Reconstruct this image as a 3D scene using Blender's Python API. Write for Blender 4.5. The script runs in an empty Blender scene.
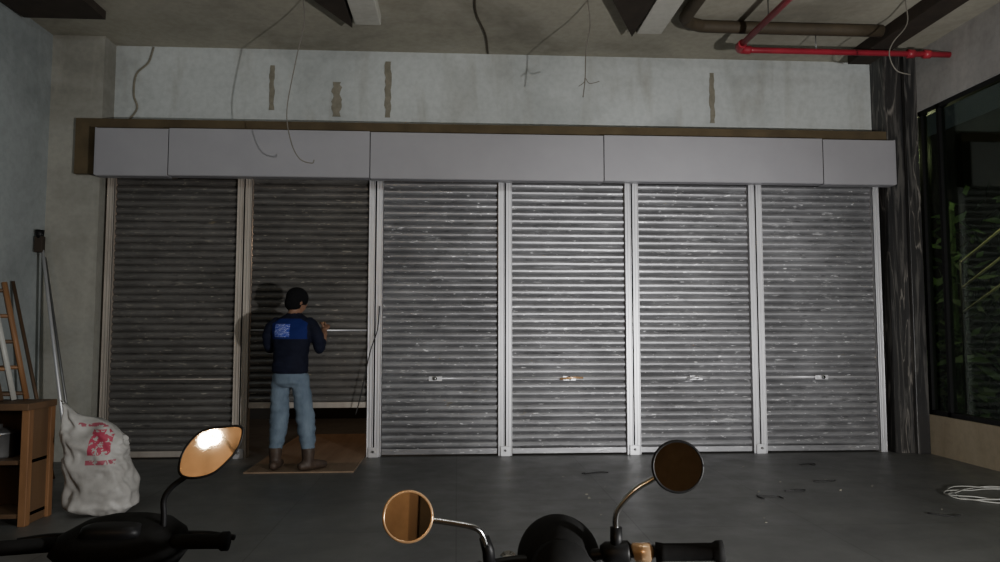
import bpy, bmesh, math, random
from mathutils import Vector, Matrix, noise
from mathutils.bvhtree import BVHTree
random.seed(7)
scene = bpy.context.scene
COL = scene.collection

# ---------------------------------------------------------------- materials
def ramp(nt, fac, stops):
    r = nt.nodes.new('ShaderNodeValToRGB')
    e = r.color_ramp.elements
    e[0].position, e[0].color = stops[0][0], (*stops[0][1], 1)
    e[1].position, e[1].color = stops[-1][0], (*stops[-1][1], 1)
    for p, c in stops[1:-1]:
        n = e.new(p); n.color = (*c, 1)
    nt.links.new(fac, r.inputs[0])
    return r.outputs[0]

def new_mat(name):
    m = bpy.data.materials.new(name); m.use_nodes = True
    nt = m.node_tree
    return m, nt, nt.nodes['Principled BSDF']

def coords(nt, scale=(1, 1, 1)):
    tc = nt.nodes.new('ShaderNodeTexCoord')
    mp = nt.nodes.new('ShaderNodeMapping'); mp.inputs['Scale'].default_value = scale
    nt.links.new(tc.outputs['Object'], mp.inputs[0])
    return mp.outputs[0]

def nz(nt, vec, scale, detail=6, rough=.6, dist=0):
    n = nt.nodes.new('ShaderNodeTexNoise')
    n.inputs['Scale'].default_value = scale; n.inputs['Detail'].default_value = detail
    n.inputs['Roughness'].default_value = rough; n.inputs['Distortion'].default_value = dist
    nt.links.new(vec, n.inputs['Vector'])
    return n.outputs['Fac']

def mixc(nt, fac, a, b, blend='MIX'):
    m = nt.nodes.new('ShaderNodeMix'); m.data_type = 'RGBA'; m.blend_type = blend
    for s, v in ((0, fac), (6, a), (7, b)):
        if isinstance(v, (int, float)): m.inputs[s].default_value = v
        elif isinstance(v, tuple): m.inputs[s].default_value = (*v, 1)
        else: nt.links.new(v, m.inputs[s])
    return m.outputs[2]

def mat(name, c1, c2=None, scale=5, rough=.6, metal=0, stretch=(1, 1, 1), bump=0, spec=.5):
    m, nt, b = new_mat(name)
    if c2 is None: c2 = tuple(x * .8 for x in c1)
    v = coords(nt, stretch); f = nz(nt, v, scale)
    nt.links.new(ramp(nt, f, [(.3, c2), (.7, c1)]), b.inputs['Base Color'])
    b.inputs['Roughness'].default_value = rough; b.inputs['Metallic'].default_value = metal
    b.inputs['Specular IOR Level'].default_value = spec
    if bump:
        bp = nt.nodes.new('ShaderNodeBump'); bp.inputs['Strength'].default_value = bump
        bp.inputs['Distance'].default_value = .01
        nt.links.new(f, bp.inputs['Height']); nt.links.new(bp.outputs[0], b.inputs['Normal'])
    return m

def concrete(name, base, dark, stain, s_amt=.6, rough=.85, sp0=.9):
    m, nt, b = new_mat(name)
    v = coords(nt)
    c = ramp(nt, nz(nt, v, .8, 6, .55, .6), [(.32, dark), (.5, base), (.72, tuple(min(1, x * 1.12) for x in base))])
    vs = coords(nt, (2.2, 2.2, .45))
    st = ramp(nt, nz(nt, vs, 1.3, 5, .55, .8), [(.52, (0, 0, 0)), (.78, (s_amt,) * 3)])
    c = mixc(nt, st, c, stain)
    sp = ramp(nt, nz(nt, v, 16, 3, .6), [(.35, (sp0,) * 3), (.6, (1, 1, 1))])
    c = mixc(nt, 1.0, c, sp, 'MULTIPLY')
    nt.links.new(c, b.inputs['Base Color']); b.inputs['Roughness'].default_value = rough
    b.inputs['Specular IOR Level'].default_value = .25
    bp = nt.nodes.new('ShaderNodeBump'); bp.inputs['Strength'].default_value = .12; bp.inputs['Distance'].default_value = .008
    nt.links.new(nz(nt, v, 7, 6), bp.inputs['Height']); nt.links.new(bp.outputs[0], b.inputs['Normal'])
    return m

def shutter_mat(name, base, dark, light, metal):
    m, nt, b = new_mat(name)
    v = coords(nt, (1.0, 1, 5)); v2 = coords(nt, (4, 1, 22)); v3 = coords(nt, (1, 1, 1.2)); v4 = coords(nt, (9, 1, 40))
    c = ramp(nt, nz(nt, v, 2.6, 8, .7), [(.3, dark), (.7, base)])
    big = ramp(nt, nz(nt, v3, 1.1, 4, .6), [(.35, (.75,) * 3), (.65, (1.08,) * 3)])
    c = mixc(nt, 1.0, c, big, 'MULTIPLY')
    sc = ramp(nt, nz(nt, v2, 1.5, 6, .7, .3), [(.61, (0, 0, 0)), (.67, (.8,) * 3)])
    c = mixc(nt, sc, c, light)
    s2 = ramp(nt, nz(nt, v4, 1.2, 3, .6, .3), [(.65, (0, 0, 0)), (.69, (.95,) * 3)])
    c = mixc(nt, s2, c, tuple(min(1, x * 1.3) for x in light))
    s3 = ramp(nt, nz(nt, coords(nt, (3, 1, 15)), 2.1, 5, .7, .3), [(.58, (0, 0, 0)), (.66, (.7,) * 3)])
    c = mixc(nt, s3, c, tuple(x * .5 for x in dark))
    s4 = ramp(nt, nz(nt, coords(nt, (2, 1, 6)), 1.7, 5, .75, .2), [(.67, (0, 0, 0)), (.72, (.75,) * 3)])
    c = mixc(nt, s4, c, (.36, .30, .19))
    nt.links.new(c, b.inputs['Base Color'])
    b.inputs['Roughness'].default_value = .42; b.inputs['Metallic'].default_value = metal
    return m

M = {}
M['wallL'] = concrete('cool_plaster', (.30, .325, .325), (.22, .24, .24), (.37, .39, .385), .4)
M['pillar'] = concrete('beige_concrete', (.31, .305, .27), (.22, .215, .185), (.39, .38, .34), .5)
M['band'] = concrete('pale_skim_concrete', (.45, .475, .47), (.33, .35, .345), (.27, .26, .225), .6)
M['ceil'] = concrete('raw_ceiling_concrete', (.38, .36, .295), (.25, .235, .19), (.45, .43, .37), .5)
M['ceil_l'] = concrete('pale_ceiling_concrete', (.50, .49, .44), (.40, .39, .35), (.55, .55, .5), .4)
M['patch'] = mat('plaster_patch', (.24, .22, .17), (.15, .14, .105), 14)
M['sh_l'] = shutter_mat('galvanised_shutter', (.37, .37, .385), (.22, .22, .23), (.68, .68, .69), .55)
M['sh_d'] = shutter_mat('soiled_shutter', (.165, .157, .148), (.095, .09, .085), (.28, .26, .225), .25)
M['alu'] = mat('aluminium_guide', (.70, .70, .72), (.54, .54, .56), 4, .38, .5, (1, 1, .3))
M['alu_shade'] = mat('aluminium_guide_shaded', (.50, .46, .41), (.33, .29, .25), 4, .5, .3, (1, 1, .3))  # warm shade on the left guides, put into a browner aluminium
M['house'] = mat('pale_grey_powdercoat', (.31, .305, .325), (.275, .27, .29), 2, .55, .1)
M['seam'] = mat('dark_gap', (.015, .015, .015), rough=.9)
M['brown'] = mat('brown_shadow', (.10, .074, .038), (.06, .043, .022), 4, .9)  # shadow tone for the boards round the housing
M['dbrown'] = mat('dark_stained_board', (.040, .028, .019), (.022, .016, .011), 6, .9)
M['conduit_shadow'] = mat('brown_conduit_and_shadow', (.07, .052, .03), (.045, .034, .02), 5, .7)
M['red'] = mat('red_sprinkler_paint', (.40, .03, .05), (.27, .018, .033), 6, .4)
M['dado'] = concrete('tan_dado', (.30, .25, .175), (.21, .17, .11), (.38, .33, .24), .5)
M['upper'] = concrete('grey_upper_wall', (.42, .41, .40), (.30, .29, .285), (.52, .51, .49), .7)
M['black'] = mat('black_plastic', (.008, .008, .009), (.005, .005, .005), 20, .5, spec=.3)
M['rubber'] = mat('black_rubber', (.008, .008, .008), (.005, .005, .005), 60, .8, spec=.25)
M['gloss'] = mat('black_gloss_paint', (.01, .01, .012), (.008, .008, .01), 3, .2)
M['chrome'] = mat('chrome', (.75, .75, .75), (.68, .68, .68), 3, .18, 1)
M['steel'] = mat('dull_steel', (.26, .26, .26), (.18, .18, .18), 8, .45, .8)
M['brass'] = mat('amber_metal', (.95, .62, .35), (.85, .5, .25), 3, .25, .6)
M['mirror'] = mat('mirror_glass', (.86, .84, .8), (.86, .84, .8), 1, .02, 1)
M['wood'] = mat('old_wood', (.13, .072, .034), (.055, .03, .015), 3, .65, 0, (1, 1, .15), .2)
M['wood2'] = mat('orange_wood', (.26, .13, .055), (.13, .06, .025), 4, .6, 0, (1, 6, .4), .1)
M['ply'] = mat('plywood', (.27, .19, .125), (.18, .12, .075), 2.5, .7, 0, (4, .5, 1))
M['wire'] = mat('cable_sheath', (.20, .185, .16), (.13, .12, .10), 5, .6)
M['wire_d'] = mat('dark_cable', (.02, .02, .02), rough=.6)
M['white'] = mat('white_enamel', (.4, .4, .37), (.3, .3, .28), 5, .45)
M['skin'] = mat('skin', (.25, .135, .085), (.20, .105, .065), 12, .5)
M['hair'] = mat('black_knit', (.006, .006, .007), (.003, .003, .004), 90, .95, spec=.2)
M['denim'] = mat('blue_denim', (.165, .215, .27), (.075, .11, .155), 9, .85, 0, (1, 1, .5), .3)
M['boot'] = mat('brown_boot', (.07, .045, .03), (.035, .023, .017), 14, .6)
M['leaf'] = mat('reflection_foliage', (.05, .10, .035), (.012, .03, .01), 9, .6)
M['night'] = mat('dark_interior', (.03, .028, .025), (.02, .018, .016), 2, .9)
M['rear'] = concrete('warm_rear_wall', (.23, .155, .10), (.13, .085, .055), (.08, .06, .04), .8)
M['streak_bar'] = mat('cream_streak', (.85, .8, .5), (.75, .7, .42), 4, .5)

# marble
m, nt, b = new_mat('black_marble'); M['marble'] = m
v = coords(nt, (3.2, 3.2, .28))
f = nz(nt, v, 1.7, 5, .5, .9)
c = ramp(nt, f, [(.0, (.016, .016, .017)), (.486, (.026, .025, .025)), (.499, (.20, .185, .165)), (.511, (.03, .028, .027)), (.62, (.016, .016, .017)), (1, (.05, .047, .045))])
f2 = nz(nt, coords(nt, (7, 7, .45)), 2, 7, .65, 1.2)
c = mixc(nt, ramp(nt, f2, [(.50, (0, 0, 0)), (.60, (.8,) * 3)]), c, (.095, .09, .084))
nt.links.new(c, b.inputs['Base Color']); b.inputs['Roughness'].default_value = .4
# floor
m, nt, b = new_mat('dark_stone_tiles'); M['floor'] = m
v = coords(nt)
br = nt.nodes.new('ShaderNodeTexBrick'); br.offset = 0; br.squash = 1
br.inputs['Scale'].default_value = 1; br.inputs['Brick Width'].default_value = 1.2; br.inputs['Row Height'].default_value = .8
br.inputs['Mortar Size'].default_value = .005; br.inputs['Mortar Smooth'].default_value = .5
br.inputs['Color1'].default_value = (.108, .11, .107, 1); br.inputs['Color2'].default_value = (.118, .12, .116, 1)
br.inputs['Mortar'].default_value = (.07, .07, .068, 1)
nt.links.new(v, br.inputs['Vector'])
d = ramp(nt, nz(nt, v, 1.2, 8, .6, .5), [(.3, (.75, .75, .75)), (.7, (1.22, 1.22, 1.2))])
c = mixc(nt, 1.0, br.outputs['Color'], d, 'MULTIPLY')
du = ramp(nt, nz(nt, v, 40, 3, .7), [(.66, (0, 0, 0)), (.74, (.2,) * 3)])
c = mixc(nt, du, c, (.24, .24, .23))
nt.links.new(c, b.inputs['Base Color'])
rr = ramp(nt, nz(nt, v, 4, 6), [(.3, (.38,) * 3), (.7, (.56,) * 3)]); nt.links.new(rr, b.inputs['Roughness'])
# shirt with printed emblem on back (object space)
m, nt, b = new_mat('navy_work_shirt'); M['shirt'] = m
tc = nt.nodes.new('ShaderNodeTexCoord'); sep = nt.nodes.new('ShaderNodeSeparateXYZ'); nt.links.new(tc.outputs['Object'], sep.inputs[0])
def band(sock, c0, w):
    s = nt.nodes.new('ShaderNodeMath'); s.operation = 'SUBTRACT'; nt.links.new(sock, s.inputs[0]); s.inputs[1].default_value = c0
    a = nt.nodes.new('ShaderNodeMath'); a.operation = 'ABSOLUTE'; nt.links.new(s.outputs[0], a.inputs[0])
    l = nt.nodes.new('ShaderNodeMath'); l.operation = 'LESS_THAN'; nt.links.new(a.outputs[0], l.inputs[0]); l.inputs[1].default_value = w
    return l.outputs[0]
def mul(a, b_):
    s = nt.nodes.new('ShaderNodeMath'); s.operation = 'MULTIPLY'; nt.links.new(a, s.inputs[0]); nt.links.new(b_, s.inputs[1]); return s.outputs[0]
back = nt.nodes.new('ShaderNodeMath'); back.operation = 'LESS_THAN'; nt.links.new(sep.outputs['Y'], back.inputs[0]); back.inputs[1].default_value = -.03
emb = mul(mul(band(sep.outputs['X'], -.055, .075), band(sep.outputs['Z'], 1.285, .06)), back.outputs[0])
ch = nt.nodes.new('ShaderNodeTexBrick'); ch.inputs['Scale'].default_value = 26; ch.inputs['Color1'].default_value = (.5, .55, .75, 1); ch.inputs['Color2'].default_value = (.03, .05, .35, 1)
ch.inputs['Mortar'].default_value = (.02, .04, .30, 1); ch.inputs['Mortar Size'].default_value = .06
mp = nt.nodes.new('ShaderNodeMapping'); mp.inputs['Rotation'].default_value = (math.radians(90), 0, 0); nt.links.new(tc.outputs['Object'], mp.inputs[0]); nt.links.new(mp.outputs[0], ch.inputs['Vector'])
base = ramp(nt, nz(nt, tc.outputs['Object'], 7), [(.3, (.005, .006, .014)), (.7, (.010, .012, .028))])
yoke = mul(mul(band(sep.outputs['Z'], 1.30, .095), back.outputs[0]), band(sep.outputs['X'], .0, .17))
c = mixc(nt, yoke, base, (.008, .014, .10))
nt.links.new(mixc(nt, emb, c, ch.outputs['Color']), b.inputs['Base Color']); b.inputs['Roughness'].default_value = .85
b.inputs['Specular IOR Level'].default_value = .2
# sack
m, nt, b = new_mat('woven_sack'); M['sack'] = m
tc = nt.nodes.new('ShaderNodeTexCoord'); sep = nt.nodes.new('ShaderNodeSeparateXYZ'); nt.links.new(tc.outputs['Object'], sep.inputs[0])
base = ramp(nt, nz(nt, tc.outputs['Object'], 5, 6), [(.3, (.26, .25, .235)), (.7, (.46, .45, .43))])
front = nt.nodes.new('ShaderNodeMath'); front.operation = 'LESS_THAN'; nt.links.new(sep.outputs['Y'], front.inputs[0]); front.inputs[1].default_value = -.05
nn = nt.nodes.new('ShaderNodeMath'); nn.operation = 'GREATER_THAN'; nt.links.new(nz(nt, tc.outputs['Object'], 30, 2), nn.inputs[0]); nn.inputs[1].default_value = .44
p1 = mul(mul(mul(band(sep.outputs['X'], .06, .07), band(sep.outputs['Z'], .52, .085)), front.outputs[0]), nn.outputs[0])
p2 = mul(mul(mul(band(sep.outputs['X'], .07, .09), band(sep.outputs['Z'], .385, .016)), front.outputs[0]), nn.outputs[0])
p3 = mul(mul(mul(band(sep.outputs['X'], .0, .12), band(sep.outputs['Z'], .635, .014)), front.outputs[0]), nn.outputs[0])
c = mixc(nt, p1, base, (.36, .04, .08)); c = mixc(nt, p2, c, (.30, .07, .10)); c = mixc(nt, p3, c, (.30, .07, .10))
nt.links.new(c, b.inputs['Base Color']); b.inputs['Roughness'].default_value = .6
# window glass
m = bpy.data.materials.new('dark_window_glass'); m.use_nodes = True; nt = m.node_tree; nt.nodes.clear(); M['glass'] = m
o = nt.nodes.new('ShaderNodeOutputMaterial'); mx = nt.nodes.new('ShaderNodeMixShader'); t = nt.nodes.new('ShaderNodeBsdfTransparent'); g = nt.nodes.new('ShaderNodeBsdfGlossy')
t.inputs[0].default_value = (.72, .78, .70, 1); g.inputs['Roughness'].default_value = .05; g.inputs[0].default_value = (.5, .55, .5, 1); mx.inputs[0].default_value = .09
nt.links.new(t.outputs[0], mx.inputs[1]); nt.links.new(g.outputs[0], mx.inputs[2]); nt.links.new(mx.outputs[0], o.inputs[0])
def emis(name, col, s):
    m = bpy.data.materials.new(name); m.use_nodes = True; b = m.node_tree.nodes['Principled BSDF']
    b.inputs['Base Color'].default_value = (*col, 1); b.inputs['Emission Color'].default_value = (*col, 1); b.inputs['Emission Strength'].default_value = s
    return m
M['bulb'] = emis('warm_bulb', (1, .80, .5), 80)

# ---------------------------------------------------------------- mesh helpers
def mesh_obj(name, verts, faces, m, parent=None, smooth=False, loc=None):
    me = bpy.data.meshes.new(name); me.from_pydata([tuple(v) for v in verts], [], faces); me.update()
    bm = bmesh.new(); bm.from_mesh(me); bmesh.ops.recalc_face_normals(bm, faces=bm.faces); bm.to_mesh(me); bm.free()
    ob = bpy.data.objects.new(name, me); COL.objects.link(ob)
    me.materials.append(m)
    if smooth:
        for p in me.polygons: p.use_smooth = True
    if parent: ob.parent = parent
    if loc: ob.location = loc
    return ob

def boxgeo(x0, x1, y0, y1, z0, z1):
    v = [(x, y, z) for x in (x0, x1) for y in (y0, y1) for z in (z0, z1)]
    f = [(0, 1, 3, 2), (4, 6, 7, 5), (0, 4, 5, 1), (2, 3, 7, 6), (0, 2, 6, 4), (1, 5, 7, 3)]
    return v, f

def box(name, x0, x1, y0, y1, z0, z1, m, parent=None, bevel=0):
    v, f = boxgeo(x0, x1, y0, y1, z0, z1)
    ob = mesh_obj(name, v, f, m, parent)
    if bevel:
        md = ob.modifiers.new('b', 'BEVEL'); md.width = bevel; md.segments = 2
    return ob

def boxes(name, lst, m, parent=None, bevel=0):
    V, F = [], []
    for b_ in lst:
        v, f = boxgeo(*b_); o_ = len(V); V += v; F += [tuple(i + o_ for i in q) for q in f]
    ob = mesh_obj(name, V, F, m, parent)
    if bevel:
        md = ob.modifiers.new('b', 'BEVEL'); md.width = bevel; md.segments = 2
    return ob

def catmull(pts, n=6):
    pts = [Vector(p) for p in pts]
    if len(pts) < 3: return pts
    P = [pts[0] * 2 - pts[1]] + pts + [pts[-1] * 2 - pts[-2]]
    out = []
    for i in range(1, len(P) - 2):
        for k in range(n):
            t = k / n
            a, b_, c_, d_ = P[i - 1], P[i], P[i + 1], P[i + 2]
            out.append(.5 * ((2 * b_) + (c_ - a) * t + (2 * a - 5 * b_ + 4 * c_ - d_) * t * t + (3 * b_ - a - 3 * c_ + d_) * t ** 3))
    out.append(pts[-1]); return out

def tubegeo(pts, radii, seg=12, flat=1.0, roundcap=False):
    pts = [Vector(p) for p in pts]
    if isinstance(radii, (int, float)): radii = [radii] * len(pts)
    V, F = [], []
    t0 = (pts[1] - pts[0]).normalized()
    up = Vector((0, 0, 1)) if abs(t0.z) < .9 else Vector((0, 1, 0))
    nrm = t0.cross(up).normalized()
    if roundcap:
        r0, r1 = radii[0], radii[-1]; t1 = (pts[-1] - pts[-2]).normalized()
        pts = [pts[0] - t0 * r0 * .9, pts[0] - t0 * r0 * .6] + pts + [pts[-1] + t1 * r1 * .6, pts[-1] + t1 * r1 * .9]
        radii = [r0 * .4, r0 * .8] + list(radii) + [r1 * .8, r1 * .4]
    for i, p in enumerate(pts):
        if i == 0: t = pts[1] - p
        elif i == len(pts) - 1: t = p - pts[i - 1]
        else: t = (pts[i + 1] - p).normalized() + (p - pts[i - 1]).normalized()
        t.normalize()
        nrm = (nrm - t * nrm.dot(t)).normalized(); bn = t.cross(nrm)
        for k in range(seg):
            a = 2 * math.pi * k / seg
            V.append(p + nrm * math.cos(a) * radii[i] + bn * math.sin(a) * radii[i] * flat)
    n = len(pts)
    for i in range(n - 1):
        for k in range(seg):
            F.append((i * seg + k, i * seg + (k + 1) % seg, (i + 1) * seg + (k + 1) % seg, (i + 1) * seg + k))
    F.append(tuple(range(seg))); F.append(tuple((n - 1) * seg + k for k in range(seg)))
    return V, F

def tube(name, pts, radii, m, parent=None, seg=12, smooth_pts=0, flat=1.0, roundcap=False):
    if smooth_pts: pts = catmull(pts, smooth_pts)
    v, f = tubegeo(pts, radii, seg, flat, roundcap)
    return mesh_obj(name, v, f, m, parent, True)

def ringsgeo(rings, seg=24, power=2.0):
    V, F = [], []
    for (cx, cy, cz, rx, ry) in rings:
        for k in range(seg):
            a = 2 * math.pi * k / seg; c_, s_ = math.cos(a), math.sin(a)
            V.append(Vector((cx + rx * math.copysign(abs(c_) ** (2 / power), c_), cy + ry * math.copysign(abs(s_) ** (2 / power), s_), cz)))
    n = len(rings)
    for i in range(n - 1):
        for k in range(seg):
            F.append((i * seg + k, i * seg + (k + 1) % seg, (i + 1) * seg + (k + 1) % seg, (i + 1) * seg + k))
    F.append(tuple(range(seg))); F.append(tuple((n - 1) * seg + k for k in range(seg)))
    return V, F

def yrings(rings, seg=20, power=2.3):
    V, F = ringsgeo([(a, -c_, b_, d_, e_) for (a, b_, c_, d_, e_) in rings], seg, power)
    return [Vector((v.x, v.z, -v.y)) for v in V], F

def ellgeo(c, r, su=16, sv=10):
    rings = []
    for i in range(1, sv):
        t = math.pi * i / sv
        rings.append((c[0], c[1], c[2] - r[2] * math.cos(t), r[0] * math.sin(t), r[1] * math.sin(t)))
    return ringsgeo(rings, su)

def empty(name, loc=(0, 0, 0)):
    e = bpy.data.objects.new(name, None); COL.objects.link(e); e.location = loc; e.empty_display_size = .1
    return e

# ---------------------------------------------------------------- room shell
H = 4.33
box('floor', -4.16, 5.0, -4.0, 11, -.1, 0, M['floor'])
box('ceiling', -4.3, 5.3, -4.2, 11, H, H + .15, M['ceil'])
box('wall_left', -4.3, -4.16, -4.0, 11, -.1, H, M['wallL'])
box('wall_pillar', -4.16, -3.64, 7.5, 7.95, 0, H, M['pillar'])
box('wall_back', -3.64, 4.66, 7.75, 7.95, 3.46, H, M['band'])
box('wall_marble_column', 4.66, 5.0, 7.5, 7.95, 0, H, M['marble'])
boxes('trim_marble_edge', [(4.86, 4.998, 7.44, 7.498, 0, H - .01)], M['marble'], bevel=.004)
box('wall_right', 5.0, 5.15, -4, 7.95, 3.68, H, M['upper'])
box('wall_right_dado', 5.0, 5.15, -4, 7.95, -.1, .41, M['dado'])
box('wall_rear', -4.16, 5.0, -4.2, -4.0, -.1, H, M['rear'])
box('wall_inner_room', -4.16, 5.15, 10.9, 11.0, 0, H, M['night'])
box('wall_inner_side', 5.0, 5.15, 7.95, 11, 0, H, M['night'])
dr = empty('door_1')
box('leaf', -.9, .1, -3.995, -3.95, 0, 2.1, M['dbrown'], dr, .005)
boxes('door_frame', [(-.98, -.9, -3.995, -3.93, 0, 2.18), (.1, .18, -3.995, -3.93, 0, 2.18), (-.9, .1, -3.995, -3.93, 2.1, 2.18)], M['wood'], dr)
shade = empty('housing_shadow')  # brown boards put in as the housing's shadow on wall and pillar
box('shade_board', -3.87, 4.64, 7.445, 7.498, 2.88, 3.45, M['brown'], shade)
box('shade_board_top', -3.636, 4.64, 7.498, 7.748, 3.2, 3.45, M['brown'], shade)
# window right
wn = empty('window_1')
box('glass', 5.06, 5.07, -4, 7.9, .41, 3.68, M['glass'], wn)
boxes('frame', [(5.03, 5.1, y, y + .04, .41, 3.68) for y in (-3.9, -1, 1.5, 4.3, 6.0, 7.15, 7.44)] + [(5.03, 5.1, -4, 7.5, .41, .46), (5.03, 5.1, -4, 7.5, 3.63, 3.68)], M['black'], wn)
# outdoors beyond glass
box('ground_outside', 5.15, 12, -4, 14, -.15, -.05, M['night'])
box('wall_outside', 9.0, 9.2, -4, 14, -.1, 5, M['night'])
hv, hf = [], []
for i in range(1300):
    x = random.uniform(6.2, 7.8); y = random.uniform(7.0, 11.5); z = random.uniform(0.0, 3.4) * random.uniform(.5, 1)
    a = Vector((random.uniform(-1, 1), random.uniform(-1, 1), random.uniform(-1, 1))).normalized(); b_ = a.orthogonal().normalized()
    s = random.uniform(.08, .2); o_ = len(hv); p = Vector((x, y, z))
    hv += [p - a * s, p + b_ * s * .35, p + a * s, p - b_ * s * .35]; hf.append((o_, o_ + 1, o_ + 2, o_ + 3))
n0 = len(hv); tv, tf = tubegeo([(6.8, 9.5, -.05), (6.8, 9.5, 3)], .05, 6)
hv += tv; hf += [tuple(i + n0 for i in q) for q in tf]
mesh_obj('reflection_leaves', hv, hf, M['leaf'])  # leaves added outside to stand for green reflections in the glass
sr = empty('streak_bars')  # cream bars added outside to stand for light streaks in the glass
for i, zz in enumerate((1.50, 1.78, 2.07)):
    tube('streak_bar_%d' % i, [(5.75, 7.9, zz), (5.75, 6.2, zz + .8)], .014, M['streak_bar'], sr, 8)
tube('added_streak_post_a', [(5.75, 7.9, -.05), (5.75, 7.9, 2.1)], .02, M['black'], sr, 8)
tube('added_streak_post_b', [(5.75, 6.2, -.05), (5.75, 6.2, 2.9)], .02, M['black'], sr, 8)

# plaster patches
def patch(cx, z0, z1, w):
    pts = []
    n = 14
    for i in range(n + 1):
        z = z0 + (z1 - z0) * i / n; pts.append((cx - w * random.uniform(.5, 1), z))
    for i in range(n, -1, -1):
        z = z0 + (z1 - z0) * i / n; pts.append((cx + w * random.uniform(.5, 1), z))
    return pts
V, F = [], []
for (cx, z0, z1, w) in ((-2.0, 3.66, 4.15, .035), (-1.31, 3.6, 3.98, .06), (-.76, 3.6, 4.22, .04), (2.83, 3.6, 4.17, .035)):
    P = patch(cx, z0, z1, w); n = len(P); o_ = len(V)
    V += [Vector((x, 7.743, z)) for x, z in P] + [Vector((x, 7.749, z)) for x, z in P]
    for i in range(n // 2 - 1):
        F.append((o_ + i, o_ + i + 1, o_ + n - 2 - i, o_ + n - 1 - i))
    for i in range(n): F.append((o_ + i, o_ + (i + 1) % n, o_ + n + (i + 1) % n, o_ + n + i))
mesh_obj('plaster_patches', V, F, M['patch'])
V, F = tubegeo(catmull([(-3.25, 7.742, H - .01), (-3.3, 7.742, 4.15), (-3.42, 7.742, 4.02), (-3.44, 7.742, 3.8), (-3.4, 7.742, 3.65), (-3.5, 7.742, 3.5)], 5), .011, 6)
mesh_obj('plaster_seam', V, F, M['patch'])

# ceiling features
for i, (tx, ty, w) in enumerate(((1.725, 6.91, -.75), (-1.02, 6.86, -.7))):
    e = empty('ceiling_beam')
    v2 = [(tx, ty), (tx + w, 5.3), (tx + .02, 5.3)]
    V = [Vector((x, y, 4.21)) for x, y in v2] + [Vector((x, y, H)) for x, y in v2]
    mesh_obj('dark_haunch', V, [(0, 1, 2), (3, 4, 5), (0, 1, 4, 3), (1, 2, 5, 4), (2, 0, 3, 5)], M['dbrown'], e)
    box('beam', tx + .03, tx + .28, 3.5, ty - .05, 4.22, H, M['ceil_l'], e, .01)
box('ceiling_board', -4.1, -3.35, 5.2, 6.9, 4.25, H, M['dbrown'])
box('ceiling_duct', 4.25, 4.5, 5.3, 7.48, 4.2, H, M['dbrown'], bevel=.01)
rp = empty('sprinkler_pipe')
tube('main', [(4.998, 6.9, 4.1), (2.95, 6.9, 4.1), (2.86, 6.9, 4.1)], .030, M['red'], rp)
tube('elbow', [(2.92, 6.9, 4.1), (2.82, 6.89, 4.1), (2.78, 6.82, 4.1), (2.78, 6.74, 4.1)], .042, M['red'], rp, 14, 5)
tube('branch', [(2.78, 6.8, 4.1), (2.80, 5.5, 4.1), (2.84, 3.0, 4.1)], .030, M['red'], rp)
for x in (4.72, 4.55): tube('coupling', [(x, 6.9, 4.1), (x + .07, 6.9, 4.1)], .044, M['red'], rp)
for i, (x, y) in enumerate(((3.6, 6.9), (2.81, 4.6), (2.80, 6.2))):
    tube('hanger_%d' % i, [(x, y, 4.1), (x, y, H)], .006, M['steel'], rp, 6)
tube('pipe_shadow_tube', [(4.2, 6.75, 4.265), (2.6, 6.75, 4.265), (2.32, 6.72, 4.265), (2.18, 6.6, 4.265), (2.15, 6.3, 4.265), (2.13, 4, 4.265)], .06, M['conduit_shadow'], None, 12, 5)  # dark tube modelled for the red pipe's shadow on the ceiling
# wires
tube('hanging_wire', [(-1.417, 6.5, H), (-1.40, 6.5, 4.1), (-1.468, 6.5, 3.746), (-1.54, 6.5, 3.283), (-1.5, 6.5, 3.0), (-1.42, 6.5, 2.84), (-1.31, 6.5, 2.80), (-1.29, 6.5, 2.83)], .005, M['wire'], None, 6, 6)
tube('hanging_wire', [(1.19, 6.4, H), (1.21, 6.4, 4.1), (1.17, 6.4, 3.86), (1.16, 6.4, 3.6), (1.139, 6.4, 3.42)], .005, M['wire'], None, 6, 6)
tube('hanging_wire', [(1.10, 6.4, 3.52), (1.15, 6.4, 3.56), (1.16, 6.4, 3.60), (1.2, 6.4, 3.55), (1.29, 6.4, 3.57)], .004, M['wire'], None, 6, 6)
tube('hanging_wire', [(4.09, 6.2, H), (4.1, 6.2, 4.1), (3.96, 6.2, 3.92), (3.92, 6.2, 3.80), (3.98, 6.2, 3.66), (4.11, 6.2, 3.62)], .006, M['wire'], None, 6, 6)
tube('ceiling_conduit', [(.15, 6.3, 4.318), (.17, 6.7, 4.318), (.28, 7.2, 4.318), (.325, 7.7, 4.318)], .009, M['conduit_shadow'], None, 6, 6)

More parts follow.
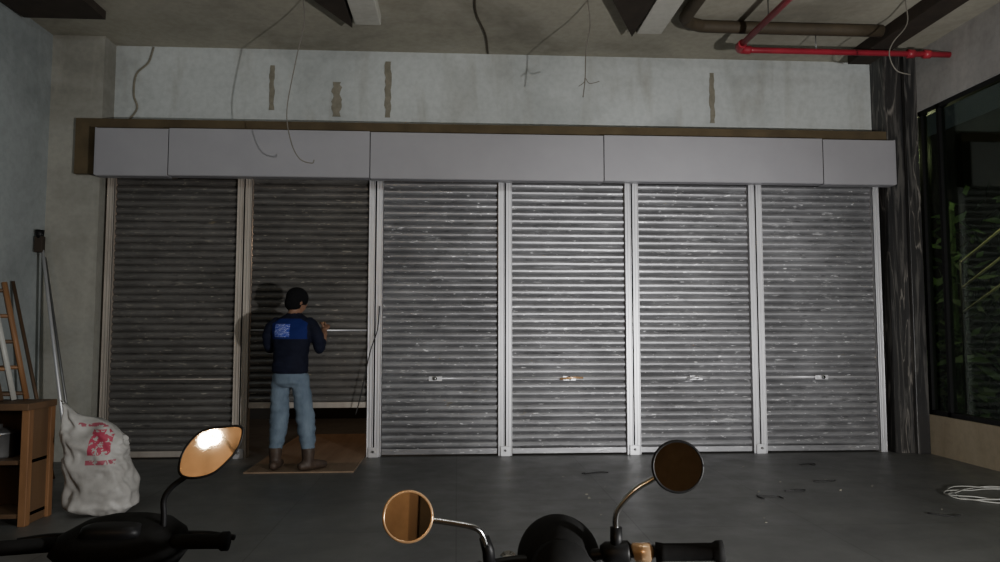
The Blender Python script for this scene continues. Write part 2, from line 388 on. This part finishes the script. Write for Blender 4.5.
# ---------------------------------------------------------------- shutters
edges = [-3.566 + 1.357 * i for i in range(7)]
YC = 7.64
TOP = 2.88
def lens_lock(cx, z, par, hw, big):
    tube('lock_rod', [(cx - hw, YC - .04, z), (cx + hw, YC - .04, z)], .010, M['alu'], par, 8)
    box('lock_plate', cx - .07, cx + .07, YC - .05, YC - .03, z - .028, z + .02, M['alu'], par, .004)
    tube('lock_knob', [(cx, YC - .09, z), (cx, YC - .04, z)], .020, M['chrome'], par, 12)
    if big: tube('lock_handle', [(cx - .10, YC - .06, z - .01), (cx - .02, YC - .085, z), (cx + .05, YC - .085, z + .005), (cx + .14, YC - .055, z)], .012, M['brass'] if big == 2 else M['alu'], par, 8)
for i in range(6):
    xa, xb = edges[i] + .076, edges[i + 1] - .076
    if i == 0: xa = edges[0] + .04
    if i == 5: xb = edges[6] - .04
    e = empty('roller_shutter')
    z0 = .56 if i == 1 else .075
    pitch = .076
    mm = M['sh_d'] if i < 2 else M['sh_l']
    V, F = [], []
    prof = [(0, .002), (.08, -.010), (.28, -.019), (.50, -.021), (.74, -.013), (.88, .0), (.94, .009)]
    pts = []
    z = z0
    while z < TOP:
        for (t, d_) in prof: pts.append((z + t * pitch, d_))
        z += pitch
    nx = 8
    for (zz, d_) in pts:
        for k in range(nx + 1):
            x = xa + (xb - xa) * k / nx
            V.append(Vector((x, YC + d_ + .004 * noise.noise(Vector((x * 2, zz * 3, i))), zz + .004 * noise.noise(Vector((x * 1.5, int((zz - z0) / pitch), i * 3))))))
    for r in range(len(pts) - 1):
        for k in range(nx):
            a = r * (nx + 1) + k; F.append((a, a + 1, a + nx + 2, a + nx + 1))
    mesh_obj('curtain', V, F, mm, e)
    box('bottom_rail', xa, xb, YC - .03, YC + .02, z0 - .06, z0, M['sh_l'] if i > 1 else M['alu_shade'], e, .005)
    hw = (xb - xa) / 2 - .01
    if i == 0: tube('lock_rod', [(xa + .03, YC - .03, .80), (xb - .03, YC - .03, .80)], .006, M['alu_shade'], e, 8)
    elif i == 1: lens_lock((xa + xb) / 2, 1.3, e, hw, 0)
    else: lens_lock((xa + xb) / 2 - (.05 if i == 2 else 0), .80, e, hw - (.05 if i == 2 else 0), (0, 0, 0, 2, 1, 0)[i])
for i, x in enumerate(edges):
    e = empty('shutter_guide')
    mg = M['alu_shade'] if i in (0, 1) else M['alu']
    if i == 0: spans = [(x - .03, x + .035)]
    elif i == 6: spans = [(x - .035, x + .03)]
    else: spans = [(x - .072, x - .008), (x + .008, x + .072)]
    for k, (a, b_) in enumerate(spans):
        boxes('channel_%d' % k, [(a, b_, 7.585, 7.60, 0.0, TOP), (a, a + .008, 7.572, 7.69, 0, TOP), (b_ - .008, b_, 7.572, 7.69, 0, TOP), ((a + b_) / 2 - .006, (a + b_) / 2 + .006, 7.576, 7.585, 0, TOP)], mg, e, .002)
    box('seam', spans[0][0] + .01, spans[-1][1] - .01, 7.605, 7.69, 0, TOP, M['seam'], e)
    if 0 < i < 6:
        box('foot_bracket', x - .05, x + .05, 7.555, 7.572, 0.0, .10, M['alu'], e, .003)
        tube('foot_bolt', [(x, 7.53, .06), (x, 7.56, .06)], .012, M['steel'], e, 8)
hs = empty('shutter_housing')
pan = [-3.60, -2.89, -.89, 1.513, 3.85, 4.64]
zb, zt = 2.842, 3.318
box('core', -3.59, 4.63, 7.31, 7.43, zb + .012, zt - .01, M['seam'], hs)
for k in range(5):
    dz = (-.004, .004, -.003, .003, -.004)[k]
    boxes('panel_%d' % k, [(pan[k] + .004, pan[k + 1] - .004, 7.30, 7.31, zb + dz, zt + dz), (pan[k] + .004, pan[k + 1] - .004, 7.31, 7.43, zb - .004 + dz, zb + .008), (pan[k] + .004, pan[k + 1] - .004, 7.31, 7.43, zt - .01, zt + .002 + dz)], M['house'], hs, .003)
box('end_cap_left', -3.605, -3.592, 7.30, 7.43, zb, zt, M['house'], hs); box('end_cap_right', 4.632, 4.645, 7.30, 7.43, zb, zt, M['house'], hs)
tube('shutter_pull_cord', [(-.80, 7.54, 1.55), (-.82, 7.52, 1.3), (-.88, 7.48, 1.1), (-.93, 7.46, .85), (-.98, 7.45, .6), (-1.02, 7.44, .45)], .006, M['wire_d'], None, 6, 6)
box('plywood_sheet', -1.93, -.94, 6.78, 9.2, .001, .013, M['ply'])

# ---------------------------------------------------------------- left clutter
cab = empty('wooden_cabinet')
x0, x1, y0, y1 = -3.9, -2.87, 5.07, 5.37
boxes('carcass', [(x0 - .0, x1 + .02, y0 - .03, y1 + .02, .765, .81), (x1 - .03, x1, y0, y1, 0, .765), (x0, x0 + .035, y0, y1, 0, .765), (x0, x1, y1 - .02, y1, .05, .765), (x0, x1, y0, y1, .05, .08), (x0, x1, y0 + .01, y1, .40, .43)], M['wood'], cab, .004)
boxes('corner_posts', [(x1 - .03, x1 + .02, y0 - .015, y0 + .04, 0, .765), (x1 - .03, x1 + .02, y1 - .05, y1 + .005, 0, .765)], M['wood2'], cab, .004)
ct = empty('metal_cookpot')
V, F = ringsgeo([(0, 0, 0, .09, .09), (0, 0, .015, .10, .10), (0, 0, .16, .10, .10), (0, 0, .165, .108, .108), (0, 0, .175, .1, .1), (0, 0, .195, .05, .05), (0, 0, .2, .02, .02), (0, 0, .225, .022, .022)])
mesh_obj('pot_body', V, F, M['steel'], ct, True); ct.location = (-3.14, 5.22, .431)
wf = empty('leaning_wooden_frames')
for k in range(4):
    ox = -.055 * k; oy = -.055 * k
    b0 = Vector((-3.03 + ox, 5.33 + oy, .815)); t0 = Vector((-3.22 + ox, 5.33 + oy, 1.64 - .03 * k))
    tube('stile_a%d' % k, [b0, t0], .022, (M['wood2'], M['white'], M['wood'], M['wood2'])[k], wf, 4)
    off = Vector((-.42, 0, 0))
    tube('stile_b%d' % k, [b0 + off, t0 + off], .018, M['wood'], wf, 4)
    for j in range(5):
        p = b0.lerp(t0, .05 + j * .22); tube('slat_%d%d' % (k, j), [p, p + off], .014, M['wood2'] if j % 2 else M['wood'], wf, 4)
br_ = empty('long_handled_broom')
A, B = Vector((-3.44, 6.75, .0)), Vector((-4.06, 7.3, 2.08))
tube('handle', [A, B], .015, M['alu'], br_, 8)
boxes('head', [(-4.13, -4.05, 7.27, 7.33, 2.06, 2.22)], M['dbrown'], br_, .01)
tube('bristles', [(-4.09, 7.3, 2.20), (-4.095, 7.3, 2.28)], [.032, .042], M['black'], br_, 10)
tube('metal_pole', [(-3.36, 6.72, 0), (-4.10, 7.42, 2.02)], .013, M['steel'], None, 8)
tube('wood_batten', [(-3.50, 6.6, 0.01), (-4.12, 6.95, 1.75)], .018, M['wood'], None, 4)

# sack
V, F = [], []
seg, nr = 72, 60
for r in range(nr + 1):
    t = r / nr; z = .74 * t
    w = .235 * (1 - .04 * t) * (min(1, (t + .02) / .10) ** .45)
    dpt = .16 * (min(1, (t + .02) / .10) ** .45)
    if t > .72: k = (t - .72) / .28; dpt *= 1 - .78 * k ** 1.2
    w *= 1 + .05 * math.sin(t * 7.5)
    for s in range(seg):
        a = 2 * math.pi * s / seg; c_, s_ = math.cos(a), math.sin(a)
        x = w * math.copysign(abs(c_) ** .75, c_); y = dpt * math.copysign(abs(s_) ** .75, s_)
        n1 = noise.noise(Vector((x * 6, y * 7, z * 7))) * .035 - abs(noise.noise(Vector((x * 13 + z * 9, y * 12, z * 7 - x * 8)))) * .035
        if t > .8: n1 += .012 * math.sin(a * 9)
        rr_ = Vector((c_, s_, 0)) * n1
        V.append(Vector((x - .11 * t + .05 + rr_.x, y + rr_.y, z + (.03 * math.sin(x * 14) * t) - .13 * t * t * ((x + .12) / .25))))
for r in range(nr):
    for s in range(seg):
        F.append((r * seg + s, r * seg + (s + 1) % seg, (r + 1) * seg + (s + 1) % seg, (r + 1) * seg + s))
F.append(tuple(range(seg))); F.append(tuple(nr * seg + s for s in range(seg)))
sk = mesh_obj('cement_sack', V, F, M['sack'], None, True, (-2.54, 5.38, .0))

# floor litter and cable
cb = []
for i in range(60):
    a = i * .33; r = .22 + .05 * math.sin(i * .9) + i * .0012
    cb.append((4.27 + r * 1.5 * math.cos(a), 5.55 + r * math.sin(a) * .9, .008 + .004 * (i % 3)))
tube('cable_coil', cb, .0045, M['white'], None, 6, 2)
fl = empty('floor_litter')
for i, (x, y) in enumerate(((2.35, 5.6), (2.62, 5.75), (3.35, 5.0), (3.05, 6.1), (1.1, 6.6), (3.3, 6.9), (2.0, 6.9))):
    pts = [(x + random.uniform(-.09, .09) + .05 * k, y + random.uniform(-.07, .07), .006) for k in range(5)]
    tube('wire_offcut_%d' % i, pts, .005, M['wire_d'], fl, 6, 4)
V, F = [], []
for i in range(30):
    x = random.uniform(-.6, 3.6); y = random.uniform(4.6, 7.2); s = random.uniform(.005, .013)
    v, f = boxgeo(x, x + s * 1.6, y, y + s, 0, s * .4); o_ = len(V); V += [Vector(q) for q in v]; F += [tuple(j + o_ for j in q) for q in f]
mesh_obj('debris_crumbs', V, F, M['patch'], fl)

# ---------------------------------------------------------------- man
man = empty('man', (-1.55, 6.90, .013)); man.rotation_euler = (0, 0, math.radians(-10))
parts = []
def part(geo, mi): parts.append((geo[0], geo[1], mi))
# 0 shirt 1 denim 2 skin 3 hair 4 boot
part(ringsgeo([(0, -.01, .89, .152, .112), (0, -.01, .905, .170, .126), (0, -.01, .98, .166, .122), (0, -.01, 1.06, .160, .114), (0, .0, 1.14, .170, .114), (0, .01, 1.24, .190, .118), (0, .022, 1.32, .198, .112), (0, .032, 1.37, .184, .098), (0, .045, 1.41, .125, .078), (0, .058, 1.445, .068, .062)], 32, 2.3), 0)
part(ringsgeo([(0, 0, .76, .10, .085), (0, -.01, .80, .150, .112), (0, -.015, .86, .158, .118), (0, 0, .93, .148, .105)], 28, 2.3), 1)
legL = [(-.085, -.005, .86), (-.105, .012, .68), (-.115, .03, .49), (-.118, .005, .32), (-.125, -.02, .20)]
legR = [(.085, -.005, .86), (.112, .01, .68), (.138, .02, .49), (.168, .0, .32), (.190, -.02, .20)]
for L in (legL, legR):
    pts = catmull(L, 4); rad = []
    for i in range(len(pts)):
        t = i / (len(pts) - 1); rad.append(.096 * (1 - t) + .066 * t + (.006 * math.sin(t * math.pi * 2 - 2.2)) + (.004 * math.sin(i * 2.4) if t > .45 else 0))
    part(tubegeo(pts, rad, 18), 1)
for (x, ax) in ((-.125, -.15), (.190, .65)):
    dx, dy = math.sin(ax), math.cos(ax)
    part(tubegeo([(x, -.02, .03), (x, -.02, .10), (x, -.02, .16), (x, -.02, .20)], [.052, .054, .060, .060], 16), 4)
    part(tubegeo([(x - dx * .065, -.02 - dy * .065, .045), (x, -.02, .052), (x + dx * .09, -.02 + dy * .09, .045), (x + dx * .17, -.02 + dy * .17, .036)], [.040, .050, .045, .035], 16, 1.0, True), 4)
part(tubegeo([(0, .04, 1.40), (0, .06, 1.47), (.005, .072, 1.53)], [.060, .054, .054], 16), 2)
hd = Vector((.015, .085, 1.565)); yaw = math.radians(-38); pit = math.radians(-14)
def hv_(x, y, z):
    y, z = y * math.cos(pit) - z * math.sin(pit), y * math.sin(pit) + z * math.cos(pit)
    return Vector((hd.x + x * math.cos(yaw) - y * math.sin(yaw), hd.y + x * math.sin(yaw) + y * math.cos(yaw), hd.z + z))
def hell(c, r, mi):
    v, f = ellgeo((0, 0, 0), r); part(([hv_(p.x + c[0], p.y + c[1], p.z + c[2]) for p in v], f), mi)
hell((0, 0, .0), (.074, .094, .108), 2)
hell((0, .045, -.045), (.050, .052, .060), 2)
hell((0, .098, -.012), (.012, .018, .022), 2)
hell((0, .093, -.052), (.024, .010, .010), 2)
hell((.075, -.002, -.01), (.010, .018, .030), 2); hell((-.075, -.002, -.01), (.010, .018, .030), 2)
hell((.028, .085, .012), (.011, .009, .008), 3); hell((-.028, .085, .012), (.011, .009, .008), 3)
hell((0, -.008, .030), (.094, .112, .102), 3)
hell((0, -.035, -.03), (.086, .082, .080), 3)
arms = {'R': [(.165, .03, 1.355), (.212, .03, 1.29), (.232, .065, 1.19), (.240, .095, 1.12), (.235, .20, 1.20), (.205, .30, 1.29)],
        'L': [(-.165, .03, 1.355), (-.215, .02, 1.29), (-.238, .03, 1.19), (-.240, .06, 1.12), (-.14, .19, 1.17), (.0, .33, 1.245)]}
for k, A_ in arms.items():
    part(tubegeo(catmull(A_[:4], 3), [.058, .061, .063, .063, .061, .059, .057, .055, .054, .052], 16, 1, True), 0)
    part(tubegeo([A_[3], Vector(A_[3]).lerp(Vector(A_[4]), .55)], [.052, .05], 16, 1, True), 0)
    part(tubegeo(A_[3:], [.040, .037, .027], 14, 1, True), 2)
V, F, own = [], [], []
for (v, f, mi) in parts:
    o_ = len(V); V += v; F += [tuple(j + o_ for j in q) for q in f]; own += [mi] * len(f)
body = mesh_obj('body', V, F, M['shirt'], man)
md = body.modifiers.new('r', 'REMESH'); md.mode = 'VOXEL'; md.voxel_size = .009
ms = body.modifiers.new('s', 'SMOOTH'); ms.factor = .5; ms.iterations = 3
dg = bpy.context.evaluated_depsgraph_get(); dg.update()
nm = bpy.data.meshes.new_from_object(body.evaluated_get(dg)); body.modifiers.clear(); body.data = nm
nm.materials.clear()
for k in ('shirt', 'denim', 'skin', 'hair', 'boot'): nm.materials.append(M[k])
tree = BVHTree.FromPolygons([tuple(q) for q in V], F)
for p in nm.polygons:
    p.material_index = own[tree.find_nearest(p.center)[2]]; p.use_smooth = True
for v in nm.vertices:
    if .22 < v.co.z < 1.4:
        v.co += v.normal * (noise.noise(Vector((v.co.x * 9, v.co.y * 9, v.co.z * 22))) * .010)
def hand(name, W, d_, pn, side):
    d_ = Vector(d_).normalized(); pn = Vector(pn); pn = (pn - d_ * pn.dot(d_)).normalized(); s_ = d_.cross(pn) * side
    W = Vector(W); gl = []
    def P(a, b_, c_): return W + d_ * a + s_ * b_ + pn * c_
    gl.append(tubegeo([P(-.01, 0, 0), P(.03, 0, 0), P(.06, 0, 0), P(.085, 0, 0)], [.026, .036, .042, .038], 14, .42, True))
    for k, (off, ln) in enumerate(((.030, .070), (.010, .078), (-.010, .072), (-.029, .058))):
        b0 = P(.08, off, 0); p1 = b0 + d_ * ln * .42 + pn * ln * .12; p2 = p1 + d_ * ln * .18 + pn * ln * .30; p3 = p2 - d_ * ln * .10 + pn * ln * .26
        gl.append(tubegeo([b0, p1, p2, p3], [.0095, .009, .0082, .007], 10, 1, True))
    b0 = P(.02, .032, .005); gl.append(tubegeo([b0, P(.045, .055, .015), P(.068, .055, .035), P(.08, .045, .05)], [.013, .0115, .010, .008], 10, 1, True))
    V, F = [], []
    for v, f in gl:
        o_ = len(V); V += v; F += [tuple(j + o_ for j in q) for q in f]
    ob = mesh_obj(name, V, F, M['skin'], man)
    md = ob.modifiers.new('r', 'REMESH'); md.mode = 'VOXEL'; md.voxel_size = .003; md.use_smooth_shade = True
    return ob
hand('hand_right', arms['R'][-1], (-.05, .75, .35), (-.9, .2, -.1), 1)
hand('hand_left', arms['L'][-1], (.55, .6, .35), (.5, -.3, -.5), -1)
tube('screwdriver', [(.165, .395, 1.37), (.155, .405, 1.27)], .012, M['brass'], man, 8)

# ---------------------------------------------------------------- motorcycles
CAM = Vector((0, 0, 1.3))
def facing(P, T):
    P = Vector(P); return ((CAM - P).normalized() + (Vector(T) - P).normalized()).normalized()
def plate(name, outline, c, n, th, m, parent, bulge=0):
    n = Vector(n); r_ = Vector((0, 0, 1)).cross(n).normalized(); u_ = n.cross(r_)
    k = len(outline); V = [c + r_ * x + u_ * y for x, y in outline] + [c + r_ * x * .93 + u_ * y * .93 - n * th * .7 for x, y in outline] + [c + r_ * x * .55 + u_ * y * .55 - n * th for x, y in outline]
    F = [tuple(range(k))]
    for q in range(2):
        for i in range(k): F.append((q * k + i, q * k + (i + 1) % k, (q + 1) * k + (i + 1) % k, (q + 1) * k + i))
    F.append(tuple(2 * k + i for i in range(k)))
    return mesh_obj(name, V, F, m, parent)
def disc_outline(r, n=40): return [(r * math.cos(2 * math.pi * i / n), r * math.sin(2 * math.pi * i / n)) for i in range(n)]
def bike_mirror(P, T, outline, parent, tag, rimmat):
    P = Vector(P); n = facing(P, T)
    plate('mirror_shell_' + tag, outline, P, n, .028, M['black'], parent)
    ins = [(x * .93, y * .93) for x, y in outline]
    plate('mirror_glass_' + tag, ins, P + n * .0025, n, .002, M['mirror'], parent)
    r_ = Vector((0, 0, 1)).cross(n).normalized(); u_ = n.cross(r_)
    ring = [P + r_ * x * .97 + u_ * y * .97 + n * .001 for x, y in outline]
    V, F = tubegeo(ring + [ring[0], ring[1]], .003, 6)
    mesh_obj('mirror_rim_' + tag, V, F, rimmat, parent, True)
    return n
def wheel(name, c, R, w, parent):
    V, F = [], []; n1, n2 = 40, 12
    for i in range(n1):
        a = 2 * math.pi * i / n1
        for j in range(n2):
            b_ = 2 * math.pi * j / n2; rr_ = R - w + w * math.cos(b_)
            V.append(Vector((c[0] + w * .95 * math.sin(b_), c[1] + rr_ * math.cos(a), c[2] + rr_ * math.sin(a))))
    for i in range(n1):
        for j in range(n2):
            F.append((i * n2 + j, i * n2 + (j + 1) % n2, ((i + 1) % n1) * n2 + (j + 1) % n2, ((i + 1) % n1) * n2 + j))
    mesh_obj(name + '_tyre', V, F, M['rubber'], parent, True)
    tube(name + '_hub', [(c[0] - .06, c[1], c[2]), (c[0] + .06, c[1], c[2])], .045, M['steel'], parent, 16)
    for i in range(6):
        a = math.pi * 2 * i / 6; tube(name + '_spoke_%d' % i, [c, (c[0], c[1] + (R - 2 * w + .01) * math.cos(a), c[2] + (R - 2 * w + .01) * math.sin(a))], .012, M['steel'], parent, 6)

mb = empty('motorcycle')
X = .20
wheel('front_wheel', (X, 2.05, .30), .30, .048, mb); wheel('rear_wheel', (X, .78, .30), .30, .055, mb)
for s in (-1, 1):
    tube('fork_%d' % s, [(X + s * .085, 2.05, .30), (X + s * .085, 1.62, .80)], [.024, .02], M['chrome'], mb)
    tube('swingarm_%d' % s, [(X + s * .08, .78, .30), (X + s * .08, 1.25, .36)], .018, M['steel'], mb)
    tube('shock_%d' % s, [(X + s * .09, .82, .34), (X + s * .09, .95, .64)], .025, M['steel'], mb)
V, F = yrings([(X, 1.05, .66, .05, .04), (X, 1.10, .68, .10, .08), (X, 1.25, .70, .125, .09), (X, 1.42, .70, .10, .085), (X, 1.5, .69, .05, .05)]); mesh_obj('fuel_tank', V, F, M['gloss'], mb, True)
V, F = yrings([(X, .45, .74, .05, .03), (X, .50, .74, .10, .05), (X, .8, .70, .12, .05), (X, 1.08, .69, .09, .05), (X, 1.12, .69, .05, .03)]); mesh_obj('seat', V, F, M['rubber'], mb, True)
V, F = yrings([(X, 1.12, .38, .08, .10), (X, 1.18, .38, .13, .15), (X, 1.5, .40, .13, .15), (X, 1.58, .40, .08, .10)], 20, 4); mesh_obj('engine', V, F, M['steel'], mb, True)
tube('frame_tube', [(X, 1.6, .78), (X, 1.5, .60), (X, 1.3, .52), (X, .8, .60), (X, .5, .70)], .025, M['black'], mb, 10, 4)
tube('exhaust', [(X + .12, 1.55, .35), (X + .16, 1.3, .22), (X + .17, .9, .28), (X + .18, .5, .36)], .035, M['chrome'], mb, 12, 4)
V, F = yrings([(X, 1.72, .66, .03, .01), (X, 1.9, .62, .055, .012), (X, 2.05, .625, .06, .012), (X, 2.2, .60, .05, .012)]); mesh_obj('front_fender', V, F, M['gloss'], mb, True)
V, F = ellgeo((.212, 1.52, .827), (.086, .115, .088), 32, 20); mesh_obj('headlamp_cowl', V, F, M['rubber'], mb, True)
V, F = tubegeo([(.205, 1.43, .832), (.205, 1.405, .842)], [.062, .055], 28); mesh_obj('speedometer', V, F, M['rubber'], mb, True)
tube('handlebar', [(-.14, 1.30, .795), (-.02, 1.38, .82), (.08, 1.46, .838), (.19, 1.47, .843), (.30, 1.44, .862), (.38, 1.41, .873), (.505, 1.385, .878)], .0115, M['black'], mb, 12, 6)
tube('grip_right', [(.385, 1.405, .873), (.40, 1.40, .874), (.49, 1.388, .877), (.498, 1.387, .877), (.510, 1.385, .878)], [.019, .0165, .0165, .021, .021], M['rubber'], mb, 16)
tube('grip_left', [(-.15, 1.29, .793), (-.03, 1.37, .82)], [.0165, .0165], M['rubber'], mb, 16)
tube('switch_right', [(.285, 1.44, .862), (.295, 1.438, .864), (.335, 1.425, .868), (.34, 1.424, .868)], [.015, .021, .022, .016], M['black'], mb, 14)
tube('throttle_collar', [(.342, 1.42, .868), (.346, 1.42, .869), (.374, 1.408, .872), (.378, 1.408, .872)], [.012, .018, .018, .013], M['brass'], mb, 14)
tube('switch_left', [(.0, 1.4, .825), (.05, 1.44, .832)], .02, M['black'], mb, 14)
tube('brake_lever', [(.31, 1.46, .865), (.36, 1.475, .862), (.44, 1.47, .858), (.51, 1.46, .856)], [.007] * 13, M['black'], mb, 8, 4)
tube('clutch_lever', [(.05, 1.48, .83), (-.02, 1.46, .815), (-.12, 1.38, .785)], [.007] * 9, M['black'], mb, 8, 4)
tube('mirror_mount_right', [(.313, 1.43, .87), (.313, 1.43, .915)], [.012, .012], M['black'], mb, 10)
tube('mirror_stem_right', [(.313, 1.43, .90), (.312, 1.425, .94), (.325, 1.42, .965), (.352, 1.415, .992), (.385, 1.41, 1.012), (.41, 1.41, 1.03)], .0058, M['chrome'], mb, 10, 5)
tube('mirror_mount_left', [(.066, 1.44, .838), (.062, 1.43, .875), (.054, 1.43, .90)], [.012, .012, .010], M['black'], mb, 10)
tube('mirror_stem_left', [(.058, 1.42, .885), (.048, 1.415, .912), (.03, 1.41, .925), (-.01, 1.41, .933), (-.055, 1.41, .940), (-.085, 1.41, .945)], .0055, M['chrome'], mb, 10, 5)
bike_mirror((.427, 1.395, 1.037), (1.2, -4, .9), disc_outline(.0495), mb, 'right', M['black'])
bike_mirror((-.091, 1.395, .950), (-1.0, -4, 1.55), disc_outline(.047), mb, 'left', M['brass'])
tube('side_stand', [(X - .08, 1.2, .3), (X - .24, 1.25, .01)], .012, M['steel'], mb, 8)

LAMP = Vector((-1.7, -2.8, 2.3))
sc = empty('scooter')
X = -.765
wheel('front_wheel', (X, 2.15, .27), .27, .05, sc); wheel('rear_wheel', (X, .95, .27), .27, .055, sc)
for s in (-1, 1): tube('fork_%d' % s, [(X + s * .075, 2.15, .27), (X + s * .06, 1.92, .58)], .022, M['steel'], sc)
V, F = ringsgeo([(X, 1.98, .30, .10, .03), (X, 1.94, .40, .17, .06), (X, 1.88, .55, .19, .07), (X, 1.80, .70, .15, .08), (X, 1.76, .76, .08, .06)], 24, 2.5); mesh_obj('leg_shield', V, F, M['gloss'], sc, True)
V, F = yrings([(X, 1.20, .28, .12, .04), (X, 1.6, .26, .14, .04), (X, 1.9, .30, .10, .05)], 20, 4); mesh_obj('footboard', V, F, M['black'], sc, True)
V, F = yrings([(X, .55, .60, .05, .06), (X, .65, .56, .12, .15), (X, .95, .50, .17, .2), (X, 1.2, .45, .14, .18), (X, 1.28, .42, .08, .1)]); mesh_obj('body_shell', V, F, M['gloss'], sc, True)
V, F = yrings([(X, .50, .76, .05, .03), (X, .6, .76, .12, .05), (X, .95, .71, .14, .05), (X, 1.2, .68, .11, .05), (X, 1.28, .66, .06, .03)]); mesh_obj('seat', V, F, M['rubber'], sc, True)
V, F = yrings([(X, 2.0, .53, .04, .01), (X, 2.15, .56, .06, .015), (X, 2.32, .50, .05, .015)]); mesh_obj('front_fender', V, F, M['gloss'], sc, True)
V, F = ringsgeo([(X, 1.78, .70, .06, .06), (X, 1.76, .75, .11, .08), (X, 1.74, .80, .150, .095), (X + .005, 1.74, .838, .135, .085), (X + .01, 1.75, .862, .095, .06), (X + .01, 1.755, .872, .05, .03)], 28, 2.6); mesh_obj('handlebar_cowl', V, F, M['rubber'], sc, True)
V, F = ringsgeo([(X, 1.69, .845, .070, .035), (X, 1.69, .866, .060, .03), (X, 1.69, .870, .045, .02)], 24, 3); mesh_obj('instrument_panel', V, F, M['black'], sc, True)
tube('grip_right', [(-.64, 1.70, .826), (-.625, 1.70, .826), (-.53, 1.69, .828), (-.524, 1.69, .828), (-.510, 1.69, .828)], [.014, .0165, .0165, .021, .021], M['rubber'], sc, 16)
tube('grip_left', [(-.89, 1.71, .822), (-1.01, 1.69, .820), (-1.02, 1.69, .820)], [.0165, .0165, .021], M['rubber'], sc, 16)
tube('brake_lever', [(-.65, 1.77, .825), (-.58, 1.78, .82), (-.52, 1.765, .815)], .007, M['black'], sc, 8, 4)
tube('brake_lever_left', [(-.88, 1.77, .825), (-.95, 1.78, .82), (-1.01, 1.765, .815)], .007, M['black'], sc, 8, 4)
tube('mirror_stem_right', [(-.665, 1.72, .82), (-.663, 1.715, .88), (-.662, 1.71, .918), (-.645, 1.71, .945), (-.615, 1.71, .968), (-.585, 1.712, .99)], .0065, M['black'], sc, 10, 5)
s_ = .00243
ol = [(-29, -16), (-27, 0), (-18, 14), (-8, 22), (12, 24), (27, 25), (29, 18), (25, 2), (12, -13), (2, -21), (-14, -24), (-25, -22)]
for _ in range(2):
    o2 = []
    for i in range(len(ol)):
        a, b_ = ol[i], ol[(i + 1) % len(ol)]
        o2 += [(a[0] * .75 + b_[0] * .25, a[1] * .75 + b_[1] * .25), (a[0] * .25 + b_[0] * .75, a[1] * .25 + b_[1] * .75)]
    ol = o2
bike_mirror((-.555, 1.695, 1.024), LAMP + Vector((.06, 0, -.10)), [(x * s_, y * s_) for x, y in ol], sc, 'right', M['black'])

# ---------------------------------------------------------------- lamps
bl = empty('wall_bulb_lamp')
V, F = ellgeo(LAMP, (.055, .055, .065), 16, 10); mesh_obj('bulb', V, F, M['bulb'], bl, True)
tube('bracket', [LAMP + Vector((0, -.04, .05)), LAMP + Vector((0, -.6, .2)), (LAMP.x, -4.0, LAMP.z + .2)], .015, M['steel'], bl, 8)
def add_light(name, typ, loc, energy, color, **kw):
    l = bpy.data.lights.new(name, typ); l.energy = energy; l.color = color
    for k, v in kw.items():
        if k != 'target': setattr(l, k, v)
    o = bpy.data.objects.new(name, l); COL.objects.link(o); o.location = loc
    if 'target' in kw:
        o.rotation_euler = (Vector(kw['target']) - Vector(loc)).to_track_quat('-Z', 'Y').to_euler()
    return o
add_light('bulb_light', 'POINT', LAMP + Vector((0, -.25, .1)), 90, (1, .70, .40), shadow_soft_size=.06)
HL = (3.1, -.1, .80)
add_light('headlight_beam', 'SPOT', HL, 1050, (1, .99, .97), target=(.3, 7.6, 2.0), spot_size=math.radians(110), spot_blend=.6, shadow_soft_size=.05)
add_light('headlight_high_beam', 'SPOT', HL, 850, (1, .99, .98), target=(2.2, 7.6, 1.5), spot_size=math.radians(40), spot_blend=1.0, shadow_soft_size=.05)
add_light('fill_light', 'AREA', (.6, 1.2, 4.1), 22, (.95, .97, .93), target=(.6, 6.5, 1.8), shape='RECTANGLE', size=1.6, size_y=.25)  # unseen area light added as soft overhead fill
add_light('cool_fill_light_left', 'AREA', (-2.6, 2.5, 3.9), 14, (.78, .92, 1), target=(-4.2, 6.0, 2.2), shape='RECTANGLE', size=1.2, size_y=.2)  # unseen cool light added to turn the left wall bluish
add_light('inner_room_light', 'POINT', (-1.2, 9.4, 2.4), 24, (1, .68, .46), shadow_soft_size=.1)
add_light('outside_fill_light', 'POINT', (5.5, 8.3, 3.4), 60, (1, .95, .6), shadow_soft_size=.1)  # unseen light added to brighten the bars and leaves outside

w = bpy.data.worlds.new('night'); scene.world = w; w.use_nodes = True
w.node_tree.nodes['Background'].inputs[0].default_value = (.25, .3, .36, 1); w.node_tree.nodes['Background'].inputs[1].default_value = .05

cam = bpy.data.cameras.new('camera'); co = bpy.data.objects.new('camera', cam); COL.objects.link(co)
co.location = CAM; co.rotation_euler = (math.radians(93.9), 0, math.radians(-3.4)); cam.lens = 26; cam.sensor_width = 36; cam.clip_start = .02
scene.camera = co
